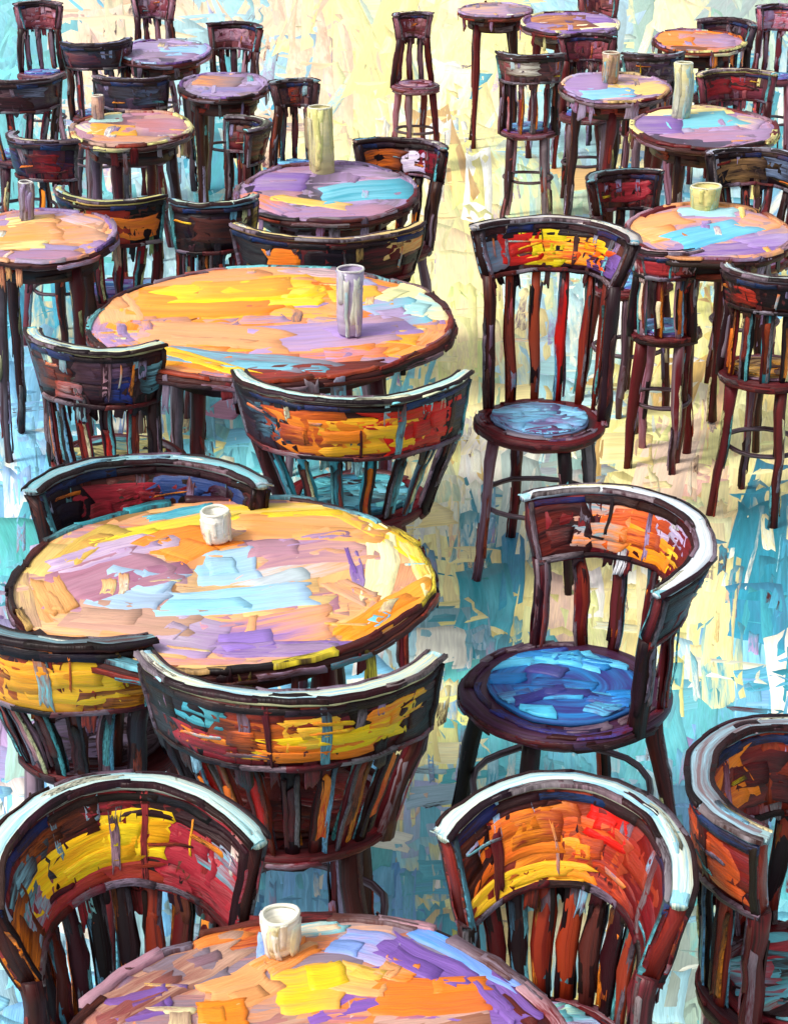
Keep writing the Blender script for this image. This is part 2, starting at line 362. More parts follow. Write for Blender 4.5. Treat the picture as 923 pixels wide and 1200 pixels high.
T13s = [(745,250,800,240,20,(240,164,98),PEA),(748,272,790,262,22,(244,190,130),ORG),(785,278,862,256,26,(88,178,214),(120,200,226)),(870,246,905,258,24,(206,150,140),PEA),(780,292,905,288,16,LIL,PUR),(860,284,925,276,16,(150,120,190),LAV),(800,232,870,234,12,(150,200,210),SKY),(880,262,922,258,22,LIL,TAN)]
T14s = [(545,14,600,10,16,(226,176,130),LIL),(590,14,618,8,10,LIL,GRY)]
DR = [DK, DK2, MAR]; 
TB = {}
TB[1] = table(370,1250,307,180, T1s, [TAN,(176,110,90),PUR,(214,130,70),GRY], 'round table at the bottom edge, orange, yellow and violet top with a white cup', DR, [BRN,GRY,MVE], near=True, rot=20)
TB[2] = table(262,676,255,92, T2s, [PEA,OCH,TAN,PEA,MVE], 'large round table with pale blue strokes in the middle of its orange and mauve top', [DK,BRN,DK2], [TEAL,AQ,OCH,LEM], near=True, hwreal=250)
TB[3] = table(320,372,218,66, T3s, [PEA,ORG,OY,LIL], 'large round table with a golden yellow top, a tall lilac glass on it', [BRN,RST,DK], [GRY,DK2,AQ], near=True, rot=12, hwreal=214, tilt=1.5)
TB[4] = table(382,218,108,38, T4s, [LIL,GRY,LAV,MVE], 'lilac round table with aqua strokes, directly behind the golden yellow table', DR+[BRN], [LIL,GRY,LAV], rot=8, tilt=5.5)
TB[5] = table(50,268,92,46, T5s, [PEA,TAN,LIL], 'peach and lilac round table cut by the left edge', [DK,PUR,LIL], [LAV,GRY,PEA], tilt=5.5)
TB[6] = table(157,146,72,28, T6s, [TAN,MVE,GRY], 'small tan and rose round table with a tiny beige cup, upper left', [DK,BRN,RST], [YEL,GRY,TAN], rot=30, tilt=5.5)
TB[7] = table(263,96,54,20, T7s, [LIL,GRY,LAV], 'small grey-lilac round table with an orange striped middle, upper left', [DK,PUR,DK2], [LAV,GRY,LIL], tilt=5.5)
TB[8] = table(195,56,56,17, T8s, [LAV,GRY,LIL], 'small grey round table with a blue stroke, farthest of the upper left tables', [DK,DK2,PUR], [LAV,PBL,GRY], rot=15, tilt=5.5)
TB[9] = table(666,24,58,19, T9s, [PUR,LIL,BRN], 'small violet round table with a brown-orange middle at the top edge', DR, [LIL,LAV,CRM], rot=25, tilt=5.5)
TB[10] = table(816,44,54,18, T10s, [ORG,LIL,TAN], 'small round table with an orange and lilac top, upper right corner', DR, [YEL,LIL,ORG], rot=5, tilt=5.5)
TB[11] = table(718,98,64,20, T11s, [LIL,LAV,OCH], 'small round table, lilac left and ochre right, a tan glass on it', DR, [OCH,LAV,LIL], rot=35, tilt=5.5)
TB[12] = table(822,144,86,33, T12s, [LIL,MVE,LAV], 'lilac and aqua round table with a tall cream glass, upper right', DR+[MAR], [YEL,LAV,MVE], rot=10, tilt=5.5)
TB[13] = table(828,264,98,45, T13s, [LIL,PEA,LAV], 'round table at the right edge, bright blue stroke across orange and violet', [DK,MAR,MVE], [LIL,PEA,MAR], rot=20, tilt=5.5)
TB[14] = table(580,10,44,15, T14s, [LIL,TAN,GRY], 'pale lilac round table cut by the top edge beside the cream aisle', [GRY,LIL,MAR], [LAV,TAN], rot=0, tilt=3)

# ------------------------------------------------------------------ chairs
WARM = [DK2, BRN, RST, ORG, MAR]; DARK = [DK, DK2, BLK, BRN]; REDS = [MAR, CRI, DK2, RST]
def chair(px, py, rot, label, R=.24, span=66, H=.80, band=.14, fill=WARM, strokes=(), cap=((142,196,216), CRM), capd=DK2, seatc=(MAR, DK2), cush=(BLU, COB, PUR), slatc=(DK, MAR, BRN), anchor='rail', rs=.19, near=False, lean=.18, nsl=6, drop=0.0, view='in', legc=None, sd=0):
    """px,py = centre of the rail's circle at rail height (or of the seat); rot: 0 faces the viewer, 180 shows its back"""
    P, d = at(px, py, H if anchor == 'rail' else .46)
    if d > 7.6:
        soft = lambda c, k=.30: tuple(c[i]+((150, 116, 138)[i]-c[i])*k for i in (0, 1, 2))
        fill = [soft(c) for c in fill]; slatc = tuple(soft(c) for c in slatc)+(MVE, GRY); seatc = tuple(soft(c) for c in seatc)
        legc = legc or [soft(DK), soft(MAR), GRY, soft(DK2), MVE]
    t = thing('cafe_chair', label, 'chair', (P.x, P.y, 0), (0, 0, R_(rot)), 'bentwood chairs round the cafe tables')
    sp = R_(span); th = .024; z0 = H-band; big = near
    fl = -1 if view == 'out' else 1
    # seat
    M = MB(); zs = .455
    lathe(M, [(0, zs-.035), (rs-.015, zs-.035), (rs, zs-.02), (rs, zs-.006), (rs-.01, zs), (rs*.8, zs-.004), (0, zs-.006)], seatc[0], seatc[1], n=36)
    Sd = side_surf(rs, zs-.03, zs-.004); Sp = polar_surf(rs, zs)
    for q in range(14):
        dab(M, Sd, U(0, 6.28)*rs, zs-.017+U(-.008, .008), U(.08, .18), U(.008, .016), U(-.05, .05), jit(rnd.choice([DK, MAR, BRN, DK2, GRY])), jit(rnd.choice(seatc)), h=.003, nl=6, nw=2)
        dab(M, Sp, U(0, 6.28)*rs, U(.008, .04), U(.09, .2), U(.009, .022), U(-.06, .06), jit(rnd.choice([seatc[0], seatc[1], seatc[0], cush[2], GRY])), jit(rnd.choice([MAR, DK2, GRY])), h=.003, base=.002, nl=6, nw=2)
    so_ = M.build('seat', t)
    M = MB(); rc = rs*.74
    lathe(M, [(0, zs-.004), (rc, zs-.004), (rc, zs+.004), (rc*.92, zs+.008), (rc*.6, zs+.008), (rc*.3, zs+.008), (0, zs+.008)], cush[2], cush[1], n=28)
    Sc = disc_surf(rc*.97, zs+.009)
    for q in range(26 if big else 12):
        r = rc*math.sqrt(U(0, .9)); a = U(0, 6.28)
        dab(M, Sc, r*math.cos(a), r*math.sin(a), U(.06, .12), U(.022, .045), U(-.5, .5)-R_(rot), jit(rnd.choice([cush[0], cush[0], cush[1], cush[2]])), jit(rnd.choice(cush)), h=.003, base=U(.001, .003))
    M.build('seat_pad', so_)
    def dz(a): return -drop*(a/sp)**2
    # curved backrest board
    def bsurf(side):
        def S(s, z):
            a = max(-sp, min(sp, s/R)); z = max(z0, min(H, z)); r = R+lean*(z-H)+side*th/2
            N = Vector((math.sin(a), math.cos(a), -lean))*side; N.normalize()
            return Vector((math.sin(a)*r, math.cos(a)*r, z+dz(a))), N
        return S
    Si, So = bsurf(-1), bsurf(1)
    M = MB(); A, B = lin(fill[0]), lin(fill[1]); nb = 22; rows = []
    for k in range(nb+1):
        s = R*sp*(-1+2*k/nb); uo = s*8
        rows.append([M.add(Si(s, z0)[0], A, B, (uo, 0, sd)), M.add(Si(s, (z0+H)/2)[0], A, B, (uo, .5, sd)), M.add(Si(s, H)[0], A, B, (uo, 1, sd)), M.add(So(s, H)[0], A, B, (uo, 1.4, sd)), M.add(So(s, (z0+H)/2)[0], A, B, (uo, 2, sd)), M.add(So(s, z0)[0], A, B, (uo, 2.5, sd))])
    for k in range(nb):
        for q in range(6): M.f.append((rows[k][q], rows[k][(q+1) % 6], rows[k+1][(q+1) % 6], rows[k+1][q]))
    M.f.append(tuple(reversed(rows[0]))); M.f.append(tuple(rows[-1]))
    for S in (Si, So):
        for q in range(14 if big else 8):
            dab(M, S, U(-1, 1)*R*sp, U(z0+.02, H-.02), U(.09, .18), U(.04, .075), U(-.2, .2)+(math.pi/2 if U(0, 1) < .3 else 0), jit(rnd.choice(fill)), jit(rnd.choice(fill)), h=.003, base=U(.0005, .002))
        for st in strokes:           # (f, g, length, height, colour[, colour2]) in image order
            f, gg, L, W, c1 = st[:5]; c2 = st[5] if len(st) > 5 else jit(c1, 24)
            dab(M, S, fl*f*R*sp, z0+gg*band, L*R*sp*2, W*band, U(-.06, .06), jit(c1, 6), c2, h=.0026, base=.0026, nl=8, nw=6, rag=.28)
            if big:
                for q in range(1): dab(M, S, fl*(f+U(-.4, .4)*L)*R*sp, z0+(gg+U(-.25, .25)*W)*band, L*R*sp*U(.6, 1.2), W*band*U(.3, .5), U(-.1, .1), jit(c1, 14), c2, h=.0018, base=.0042)
        for q in range(4 if big else 2):
            dab(M, S, U(-.9, .9)*R*sp, U(z0+.03, H-.03), U(.03, .08), U(.003, .008), rnd.choice([0, 0, math.pi/2])+U(-.2, .2), jit(rnd.choice([DK, DK, GRY, GLD, AQ, RST])), jit(rnd.choice([DK, ORG, MAR])), h=.0016, base=.0052, nl=5, nw=2, rag=.3)
        if big:
            for q in range(2):      # paint dragged downwards
                dab(M, S, U(-.8, .8)*R*sp, z0+band*U(.4, .6), band*U(.6, .9), U(.010, .024), math.pi/2+U(-.05, .05), jit(rnd.choice([LAV, GRY, AQ, MVE, DK, BRN])), jit(rnd.choice(fill)), h=.0016, base=.0048, nl=7, nw=4, rag=.45)
        # drawn edges of the board
        nn = 6
        for q in range(nn):
            f = -1+2*(q+.5)/nn
            dab(M, S, f*R*sp, z0+.007, 2*R*sp/nn*U(.9, 1.4), U(.007, .012), U(-.02, .02), jit(rnd.choice([DK, DK2, DK, GRY])), jit(rnd.choice([DK, MAR, GRY])), h=.004, base=.005, nl=7, nw=2, rag=.1)
            dab(M, S, f*R*sp, H-.010, 2*R*sp/nn*U(.9, 1.4), U(.009, .018), U(-.02, .02), jit(rnd.choice([DK, BLK, DK2])), jit(rnd.choice([DK, DK2, NAV])), h=.002, base=.005, nl=7, nw=2, rag=.1)
        for e_ in (-1, 1):
            dab(M, S, e_*(R*sp-.007), (z0+H)/2, band*.95, U(.010, .014), math.pi/2, jit(rnd.choice([GRY, DK, AQ])), jit(DK), h=.004, base=.005, nl=5, nw=2, rag=.1)
    for side in (-1, 1):
        def Sd_(s, z, side=side):
            a = max(-sp, min(sp, s/R)); r = R+lean*(z-H)+side*th/2; N = Vector((math.sin(a), math.cos(a), -lean))*side; N.normalize()
            return Vector((math.sin(a)*r, math.cos(a)*r, z+dz(a))), N
        for q in range(7 if big else 4):
            L = U(.04, .09); dab(M, Sd_, U(-1, 1)*R*sp, z0+.02-L*.2, L, U(.012, .03), math.pi/2+U(-.1, .1), jit(rnd.choice([DK, DK2]+list(fill)+[cap[0]])), jit(rnd.choice(list(fill)+[DK])), h=.0026, base=.002, nl=6, nw=4, rag=.5)
        for q in range(5 if big else 3):      # and over the rail
            L = U(.03, .06); dab(M, Sd_, U(-.95, .95)*R*sp, H-L*.62-.002, L, U(.010, .026), math.pi/2+U(-.15, .15), jit(rnd.choice([cap[0], cap[1], DK, GRY, LAV])), jit(rnd.choice(list(fill)+[cap[0]])), h=.0026, base=.003, nl=6, nw=4, rag=.5)
    br = M.build('backrest', t)
    # top rail, its own bent piece on the board, highlight painted along its top
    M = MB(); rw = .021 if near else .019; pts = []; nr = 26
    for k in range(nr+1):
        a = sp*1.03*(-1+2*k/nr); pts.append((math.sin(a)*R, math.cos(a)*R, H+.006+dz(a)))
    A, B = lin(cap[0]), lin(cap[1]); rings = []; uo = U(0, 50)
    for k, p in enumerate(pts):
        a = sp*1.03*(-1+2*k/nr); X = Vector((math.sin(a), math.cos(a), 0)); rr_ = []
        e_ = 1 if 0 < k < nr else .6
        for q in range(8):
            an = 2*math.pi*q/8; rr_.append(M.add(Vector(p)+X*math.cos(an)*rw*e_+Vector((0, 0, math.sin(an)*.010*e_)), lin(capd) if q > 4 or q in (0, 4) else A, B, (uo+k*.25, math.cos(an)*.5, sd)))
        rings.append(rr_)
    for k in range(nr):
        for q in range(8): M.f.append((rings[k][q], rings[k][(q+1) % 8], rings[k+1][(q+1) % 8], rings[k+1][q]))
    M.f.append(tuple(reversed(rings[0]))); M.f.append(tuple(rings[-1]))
    def Sr(s, tt):
        a = max(-sp*1.03, min(sp*1.03, s/R)); r = R+tt
        return Vector((math.sin(a)*r, math.cos(a)*r, H+.013-abs(tt)*.25+dz(a))), Vector((0, 0, 1))
    nn = 9
    for q in range(nn):
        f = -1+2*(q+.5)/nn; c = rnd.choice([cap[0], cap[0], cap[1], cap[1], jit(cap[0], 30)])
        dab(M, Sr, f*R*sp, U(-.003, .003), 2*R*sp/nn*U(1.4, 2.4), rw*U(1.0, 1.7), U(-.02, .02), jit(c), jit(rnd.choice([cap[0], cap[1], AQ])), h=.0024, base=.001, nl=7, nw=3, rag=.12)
    for e_ in (-1, 1):
        for q in range(5):
            f = -1+2*(q+.5)/5
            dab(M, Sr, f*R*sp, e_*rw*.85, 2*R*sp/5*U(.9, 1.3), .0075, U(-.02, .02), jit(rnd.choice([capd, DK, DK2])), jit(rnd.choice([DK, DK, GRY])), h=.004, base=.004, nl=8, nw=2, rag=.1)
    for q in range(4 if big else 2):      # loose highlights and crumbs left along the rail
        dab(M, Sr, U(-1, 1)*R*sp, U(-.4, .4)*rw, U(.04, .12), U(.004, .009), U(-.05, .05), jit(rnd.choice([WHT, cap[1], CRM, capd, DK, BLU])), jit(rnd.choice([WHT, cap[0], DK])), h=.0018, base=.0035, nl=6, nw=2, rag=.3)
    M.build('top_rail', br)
    # slats and end posts
    rb = R-lean*band
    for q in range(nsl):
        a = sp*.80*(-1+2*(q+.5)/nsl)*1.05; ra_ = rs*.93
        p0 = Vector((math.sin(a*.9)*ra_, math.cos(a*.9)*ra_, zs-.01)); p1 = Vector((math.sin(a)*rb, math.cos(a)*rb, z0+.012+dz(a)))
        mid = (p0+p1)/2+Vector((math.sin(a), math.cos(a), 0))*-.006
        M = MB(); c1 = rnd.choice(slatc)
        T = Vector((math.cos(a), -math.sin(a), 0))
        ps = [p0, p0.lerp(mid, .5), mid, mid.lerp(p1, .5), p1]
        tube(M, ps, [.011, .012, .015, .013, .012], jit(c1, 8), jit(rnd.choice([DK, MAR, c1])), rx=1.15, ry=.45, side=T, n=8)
        Ln = (p1-p0).length; D = (p1-p0).normalized()
        for side in (-1, 1):
            Nn = T.cross(D)*side
            def Sl(s, tt, p0=p0, D=D, T=T, Nn=Nn): return p0+D*max(0, min(Ln, tt))+T*s+Nn*.0055, Nn
            dab(M, Sl, -.010, Ln*.5, Ln*U(.7, 1), .0075, math.pi/2+U(-.03, .03), jit(rnd.choice([GRY, AQ, BLU, CRM, ORG, RST, DK])), jit(DK), h=.002, nl=6, nw=2, rag=.1)
            dab(M, Sl, .010, Ln*.5, Ln*U(.6, 1), .0065, math.pi/2+U(-.03, .03), jit(rnd.choice([DK, GRY, MAR, AQ])), jit(DK), h=.003, nl=6, nw=2, rag=.1)
            dab(M, Sl, 0, Ln*U(.4, .6), Ln*U(.4, .7), .015, math.pi/2+U(-.05, .05), jit(rnd.choice(slatc*3+(ORG, AQ, CRM, RED))), jit(rnd.choice(slatc+(RST, ORG))), h=.002, nl=6, nw=2, rag=.2)
        M.build('slat', t)
    for e_ in (-1, 1):
        a = sp*.96*e_
        p1 = (math.sin(a)*rb, math.cos(a)*rb, z0+.01+dz(a)); p0 = (math.sin(a)*rs*.96, math.cos(a)*rs*.96, zs-.02)
        M = MB(); tube(M, seg(p0, p1, 5), [.017, .018, .016, .017, .018, .019], jit(DK, 8), jit(rnd.choice([MAR, BRN, DK2])))
        St = tube_surf(p0, p1, .0165)
        for z in range(6): dab(M, St, U(-3, 3)*.02, U(.05, .2), U(.1, .2), U(.007, .014), math.pi/2, jit(rnd.choice([DK, MAR, GRY, RST, DK2])), jit(rnd.choice([DK, GRY, BRN])), h=.002, nl=5, nw=2)
        M.build('post', t)
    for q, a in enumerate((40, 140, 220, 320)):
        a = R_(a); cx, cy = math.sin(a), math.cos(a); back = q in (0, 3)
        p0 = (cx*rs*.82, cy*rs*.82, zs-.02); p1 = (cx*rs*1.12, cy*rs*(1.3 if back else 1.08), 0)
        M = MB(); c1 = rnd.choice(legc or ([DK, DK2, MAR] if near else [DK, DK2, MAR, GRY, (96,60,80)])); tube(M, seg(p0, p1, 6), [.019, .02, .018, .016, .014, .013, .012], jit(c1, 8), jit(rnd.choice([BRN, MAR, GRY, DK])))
        St = tube_surf(p0, p1, .0155)
        for z in range(6): dab(M, St, U(-3, 3)*.02, U(.05, .4), U(.08, .2), U(.006, .013), math.pi/2+U(-.05, .05), jit(rnd.choice([DK, MAR, DK, BRN, LAV, DK2, AQ, CRM, RST])), jit(rnd.choice([DK, RST, DK, GRY])), h=.002, nl=5, nw=2)
        M.build('leg', t)
    M = MB(); rq = rs*.86; nn = 24; A, B = lin(DK2), lin(GRY); rings = []
    for k in range(nn):
        a = 2*math.pi*k/nn; X = Vector((math.cos(a), math.sin(a), 0))
        rings.append([M.add(X*(rq+math.cos(b_*1.2566)*.008)+Vector((0, 0, .22+math.sin(b_*1.2566)*.008)), A, B, (k*.4, b_*.3, 0)) for b_ in range(5)])
    for k in range(nn):
        for q in range(5): M.f.append((rings[k][q], rings[k][(q+1) % 5], rings[(k+1) % nn][(q+1) % 5], rings[(k+1) % nn][q]))
    M.build('stretcher', t)
    return t

# the six chairs of the foreground
chair(158,1006,24,'lower left chair facing the viewer, its curved back yellow, crimson and aqua',R=.208,span=76,H=.80,band=.145,near=True,nsl=8,rs=.155,lean=.30,drop=.06,
 fill=[DK2,BRN,CRI,DK],strokes=[(-.85,.35,.22,.6,ORG,BRN),(-.62,.62,.22,.4,(112,164,176),DK2),(-.55,.3,.2,.35,(120,170,186),CRI),(-.3,.8,.3,.25,(160,70,30),DK),(-.12,.45,.48,.42,GLD,(240,160,20)),(-.15,.12,.5,.22,CRI,RST),(.2,.55,.26,.5,(244,196,30),GLD),(.25,.86,.3,.22,CRI,BRN),(.52,.5,.24,.45,(150,30,46),CRI),(.85,.6,.2,.35,(120,180,196),CRI),(.6,.85,.4,.25,DK,DK2),(.75,.2,.35,.3,MAR,CRI)],
 cap=((150,206,216),(226,232,214)),slatc=(DK2,BRN,DK,RST),cush=(SKY,BLU,LAV))
chair(640,1000,-28,'lower right chair facing the viewer, curved back orange and deep red with scarlet patch',R=.197,span=74,H=.80,band=.145,near=True,nsl=8,rs=.15,lean=.30,drop=.06,
 fill=[(132,34,20),MAR,RST,DK2],strokes=[(-.9,.6,.2,.6,(96,36,18),DK),(-.6,.6,.32,.5,(220,96,24),ORG),(-.62,.88,.4,.2,DK2,BRN),(-.3,.55,.26,.6,(232,132,30),RST),(-.45,.16,.5,.22,(246,196,30),OY),(-.12,.3,.2,.4,(238,150,30),ORG),(.05,.5,.3,.5,(226,90,26),RST),(.12,.72,.16,.38,(226,26,14),RED),(.45,.5,.4,.5,(146,34,20),RST),(.75,.5,.4,.7,(112,20,20),MAR),(.3,.2,.4,.3,(190,60,24),MAR)],
 cap=((134,190,212),(232,232,204)),slatc=(RST,DK2,BRN,MAR),cush=(YEL,AQ,LAV))
chair(345,738,180,'brown and yellow chair seen from behind, at the front of the pale-blue-stroked table',R=.272,span=64,H=.80,band=.135,near=True,nsl=7,view='out',rs=.18,
 fill=[DK2,BRN,MAR,DK],strokes=[(-.8,.5,.3,.8,(40,30,34),DK),(-.52,.75,.22,.35,(92,168,174),TEAL),(-.42,.3,.3,.4,MAR,CRI),(-.2,.5,.22,.5,(226,104,30),BRN),(-.05,.3,.5,.26,(232,120,24),ORG),(.1,.6,.16,.45,(232,196,60),OY),(.32,.42,.5,.32,(240,204,24),GLD),(.62,.65,.22,.35,(236,196,40),ORG),(-.1,.8,.25,.3,(120,40,30),RST),(.85,.4,.2,.6,DK,DK2)],
 cap=((146,194,214),(238,230,176)),slatc=(DK,ORG,MAR,RST,ORG,RED,DK2),cush=(MAR,DK2,BRN))
chair(112,690,150,'orange-backed chair in front of the left rim of the pale-blue-stroked table',R=.25,span=60,H=.77,band=.14,near=True,nsl=6,view='out',rs=.16,
 fill=[BRN,(168,88,36),DK2,RST],strokes=[(-.7,.5,.4,.6,(100,50,40),DK2),(-.25,.5,.4,.6,(206,116,40),RST),(.15,.45,.35,.7,(232,140,36),OY),(.5,.5,.32,.6,(246,192,30),OY),(.8,.2,.3,.4,(220,140,30),BRN)],
 cap=((110,150,160),BRN),capd=DK,slatc=(DK,MVE,BRN),cush=(LAV,GRY,DK2))
chair(414,428,180,'chair before the golden yellow table, back board orange, yellow and red',R=.285,span=72,H=.80,band=.15,near=True,nsl=6,view='out',rs=.19,
 fill=[DK,BRN,DK2],strokes=[(-.85,.5,.3,.9,BLK,DK2),(-.6,.45,.16,.4,(80,120,140),DK),(-.72,.8,.14,.3,(70,100,120),DK),(-.36,.55,.3,.6,(226,106,30),RST),(-.15,.4,.4,.66,(236,122,26),ORG),(.15,.45,.34,.6,(248,180,16),OY),(.38,.7,.3,.3,(180,60,20),RED),(.5,.45,.26,.7,(150,24,18),RED),(.66,.5,.18,.6,(216,20,16),RED),(.9,.6,.2,.8,(34,28,50),DK),(0,.06,.7,.14,DK2,MAR)],
 cap=((150,206,208),(238,236,204)),slatc=(TEAL,DK,MAR,BRN),cush=(AQ,TEAL,DK2))
chair(130,388,160,'dark brown chair left of the golden yellow table, cream and blue on its rail',R=.20,span=66,H=.80,band=.15,near=True,nsl=5,view='out',rs=.17,
 fill=[DK,DK2,(60,24,28)],strokes=[(-.4,.5,.3,.5,(110,44,28),DK2),(-.15,.3,.2,.3,(150,120,130),RST),(.5,.4,.15,.5,(40,50,120),DK),(.3,.7,.3,.4,(100,70,90),DK2),(.85,.5,.16,.5,(110,160,170),DK)],
 cap=((150,190,200),(240,230,160)),slatc=(DK,CRI,DK2),cush=(YEL,AQ,DK))
chair(172,592,4,'dark red and navy chair on the far side of the table with pale blue strokes',R=.245,span=72,H=.80,band=.12,near=True,nsl=6,rs=.17,
 fill=[DK,BRN,DK2],strokes=[(-.8,.5,.3,.8,BLK,DK),(-.35,.4,.3,.6,MAR,CRI),(0,.4,.3,.6,(140,28,40),MAR),(.35,.5,.4,.7,(36,60,110),NAV),(.7,.5,.2,.6,(60,40,60),DK)],
 cap=((120,186,196),(150,170,176)),slatc=(DK,BRN),cush=(AQ,TEAL,DK2))
chair(634,490,-20,'tall chair facing the viewer, yellow and dark brown back board, blue violet seat',anchor='seat',R=.235,span=74,H=.96,band=.13,near=True,nsl=5,rs=.185,lean=.34,
 fill=[DK,DK2,BRN],strokes=[(-.85,.5,.2,.7,(90,130,156),GRY),(-.55,.5,.24,.6,(168,30,30),RED),(-.25,.5,.3,.75,(244,204,20),(200,180,20)),(.1,.4,.5,.45,(226,180,24),(210,50,20)),(.3,.6,.3,.35,(200,60,24),GLD),(.62,.4,.3,.5,DK2,PUR),(-.4,.85,.6,.2,BLK,DK)],
 cap=((200,190,176),(170,176,190)),slatc=(MAR,DK,RST,RED),seatc=(MAR,DK2),cush=(BLU,(110,170,210),(104,74,120)))
chair(662,803,-66,'big chair with bright blue round seat, curved red and orange back, white rim',anchor='seat',R=.265,span=80,H=.79,band=.125,near=True,nsl=6,rs=.215,lean=.34,drop=.03,
 fill=[MAR,DK2,(120,24,22)],strokes=[(-.85,.5,.24,.8,(104,30,22),DK),(-.55,.5,.2,.7,(120,150,160),ORG),(-.3,.55,.26,.6,(232,100,30),RST),(-.1,.3,.3,.5,(240,150,24),ORG),(.12,.35,.2,.5,(250,196,40),OY),(.05,.75,.2,.4,(200,180,200),LAV),(.4,.5,.4,.7,(120,20,30),MAR),(.75,.5,.4,.8,(50,12,24),DK)],
 cap=((232,230,228),(176,196,214)),slatc=(MAR,DK,RST,BRN),seatc=((74,44,74),DK2),cush=((90,196,240),(40,130,200),(54,60,130)))
chair(966,925,62,'rust-coloured chair cut by the right edge, lower right corner',R=.19,span=80,H=.80,band=.14,near=True,nsl=6,rs=.17,
 fill=[(140,44,24),MAR,BRN],strokes=[(-.5,.5,.4,.6,(210,84,30),RST),(0,.5,.4,.6,(190,66,30),ORG),(.4,.5,.3,.6,(120,30,24),DK2)],
 cap=((120,100,104),(150,190,206)),slatc=(DK,RST,MAR),cush=(AQ,CRI,DK2))
# middle distance
chair(384,256,182,'black and maroon chair in front of the lilac table, one orange spot on its back',R=.30,span=70,H=.80,band=.15,nsl=7,view='out',
 fill=[DK,MAR,BLK],strokes=[(-.4,.5,.16,.6,(240,110,20),ORG),(-.7,.6,.2,.5,(50,40,40),DK),(0,.5,.16,.6,BLK,DK),(.85,.8,.3,.4,(226,120,40),OCH)],cap=((226,210,140),(200,150,90)),slatc=(DK,MAR,BRN))
chair(458,178,-24,'narrow dark chair with an orange patch behind the right of the lilac table',R=.19,span=66,H=.80,band=.12,nsl=4,rs=.15,
 fill=[DK,DK2],strokes=[(-.5,.5,.4,.6,(226,110,30),BRN),(.1,.5,.25,.6,(220,200,210),LAV),(.6,.5,.4,.6,(120,20,40),MAR)],cap=((150,130,130),DK2),slatc=(DK,MVE))
chair(140,222,160,'dark chair with red and orange strokes between the peach and rose tables',R=.20,span=72,H=.80,band=.15,nsl=5,view='out',rs=.16,
 fill=[DK,BLK,BRN],strokes=[(.2,.5,.3,.8,(150,40,30),RST),(.55,.4,.3,.5,(226,110,50),ORG),(-.4,.5,.4,.6,DK2,DK)],cap=((150,170,120),(226,206,120)),slatc=(DK,CRI,DK2))
chair(248,232,196,'dark barrel-backed chair at the left of the lilac table, cream stroke on its rail',R=.14,span=76,H=.80,band=.16,nsl=5,view='out',rs=.13,
 fill=[DK,BLK,DK2],strokes=[(0,.5,.5,.5,(40,28,30),BRN),(.8,.6,.2,.6,(210,180,60),DK)],cap=((200,206,150),(120,180,210)),slatc=(DK,DK2),cush=(OY,ORG,DK2))
chair(262,148,-70,'dark brown chair at the right of the small rose table',R=.16,span=72,H=.80,band=.13,nsl=5,rs=.13,fill=[DK,MAR,BRN],strokes=[(0,.5,.5,.5,(110,30,40),MAR)],cap=((100,110,90),DK2),slatc=(DK,BRN))
chair(62,160,150,'navy and crimson chair with a silvery rail at the left of the small rose table',R=.155,span=74,H=.80,band=.14,nsl=4,view='out',rs=.13,fill=[(40,20,50),DK,MAR],strokes=[(.3,.5,.3,.5,(150,20,30),DK),(-.5,.5,.3,.5,(40,30,80),DK)],cap=((160,160,170),(120,100,130)),slatc=(DK,BRN))
chair(20,88,190,'near-black chair cut by the left edge, upper left, above a red leg',R=.20,span=68,H=.80,band=.13,nsl=4,view='out',rs=.15,fill=[DK,(50,16,20)],strokes=[(.2,.7,.3,.3,(120,110,140),DK),(-.3,.4,.5,.4,(60,20,24),DK)],cap=((150,120,130),GRY),slatc=(CRI,DK))
chair(112,48,200,'dark chair with a lilac-grey rail at the left of the farthest grey table',R=.16,span=84,H=.80,band=.11,nsl=4,view='out',rs=.14,fill=[BLK,DK,MAR],strokes=[(.5,.5,.3,.5,(110,40,40),DK)],cap=((140,140,176),(110,120,150)),slatc=(DK,DK2))
chair(158,88,176,'low blackish chair between the small rose table and the farthest grey table',R=.17,span=66,H=.80,band=.13,nsl=4,view='out',rs=.14,fill=[BLK,(40,34,60),DK],strokes=[(.4,.5,.3,.5,(90,100,130),DK)],cap=((120,120,140),DK2),slatc=(DK,BLK))
chair(346,100,8,'thin dark chair standing in the cream aisle right of the orange striped table',R=.10,span=70,H=.80,band=.10,nsl=3,rs=.12,fill=[DK,BRN],strokes=[(0,.5,.3,.6,RST,DK)],cap=((150,190,200),GRY),slatc=(DK,BRN,OCH))
chair(268,34,-20,'brown and rose chair farthest back, behind the orange striped table',R=.15,span=66,H=.80,band=.12,nsl=4,rs=.13,fill=[MAR,BRN,MVE],strokes=[(-.3,.6,.5,.5,(120,60,80),MVE)],cap=((60,30,40),DK),slatc=(MAR,DK2))
chair(488,20,20,'mauve and maroon chair standing at the top of the cream aisle',R=.11,span=66,H=.80,band=.12,nsl=3,rs=.125,fill=[MAR,MVE,BRN],strokes=[(-.3,.6,.5,.6,(120,50,60),MAR)],cap=((170,130,160),GRY),slatc=(LIL,MVE,MAR),cush=(MVE,LIL,MAR),seatc=(MAR,MVE),legc=[MVE,LIL,MAR])
chair(622,62,172,'dark chair below the brown-orange topped table, white stroke on its back',R=.155,span=70,H=.80,band=.12,nsl=4,view='out',rs=.14,fill=[DK,BRN,MAR],strokes=[(-.2,.6,.5,.5,(224,216,210),BRN)],cap=((170,190,200),GRY),slatc=(DK,MAR))
chair(762,62,190,'grey-violet chair at the left of the orange and lilac table',R=.14,span=72,H=.80,band=.11,nsl=4,view='out',rs=.13,fill=[DK,GRY,DK2],strokes=[(0,.5,.5,.5,(90,60,90),DK)],cap=((160,190,210),GRY),slatc=(DK,GRY))
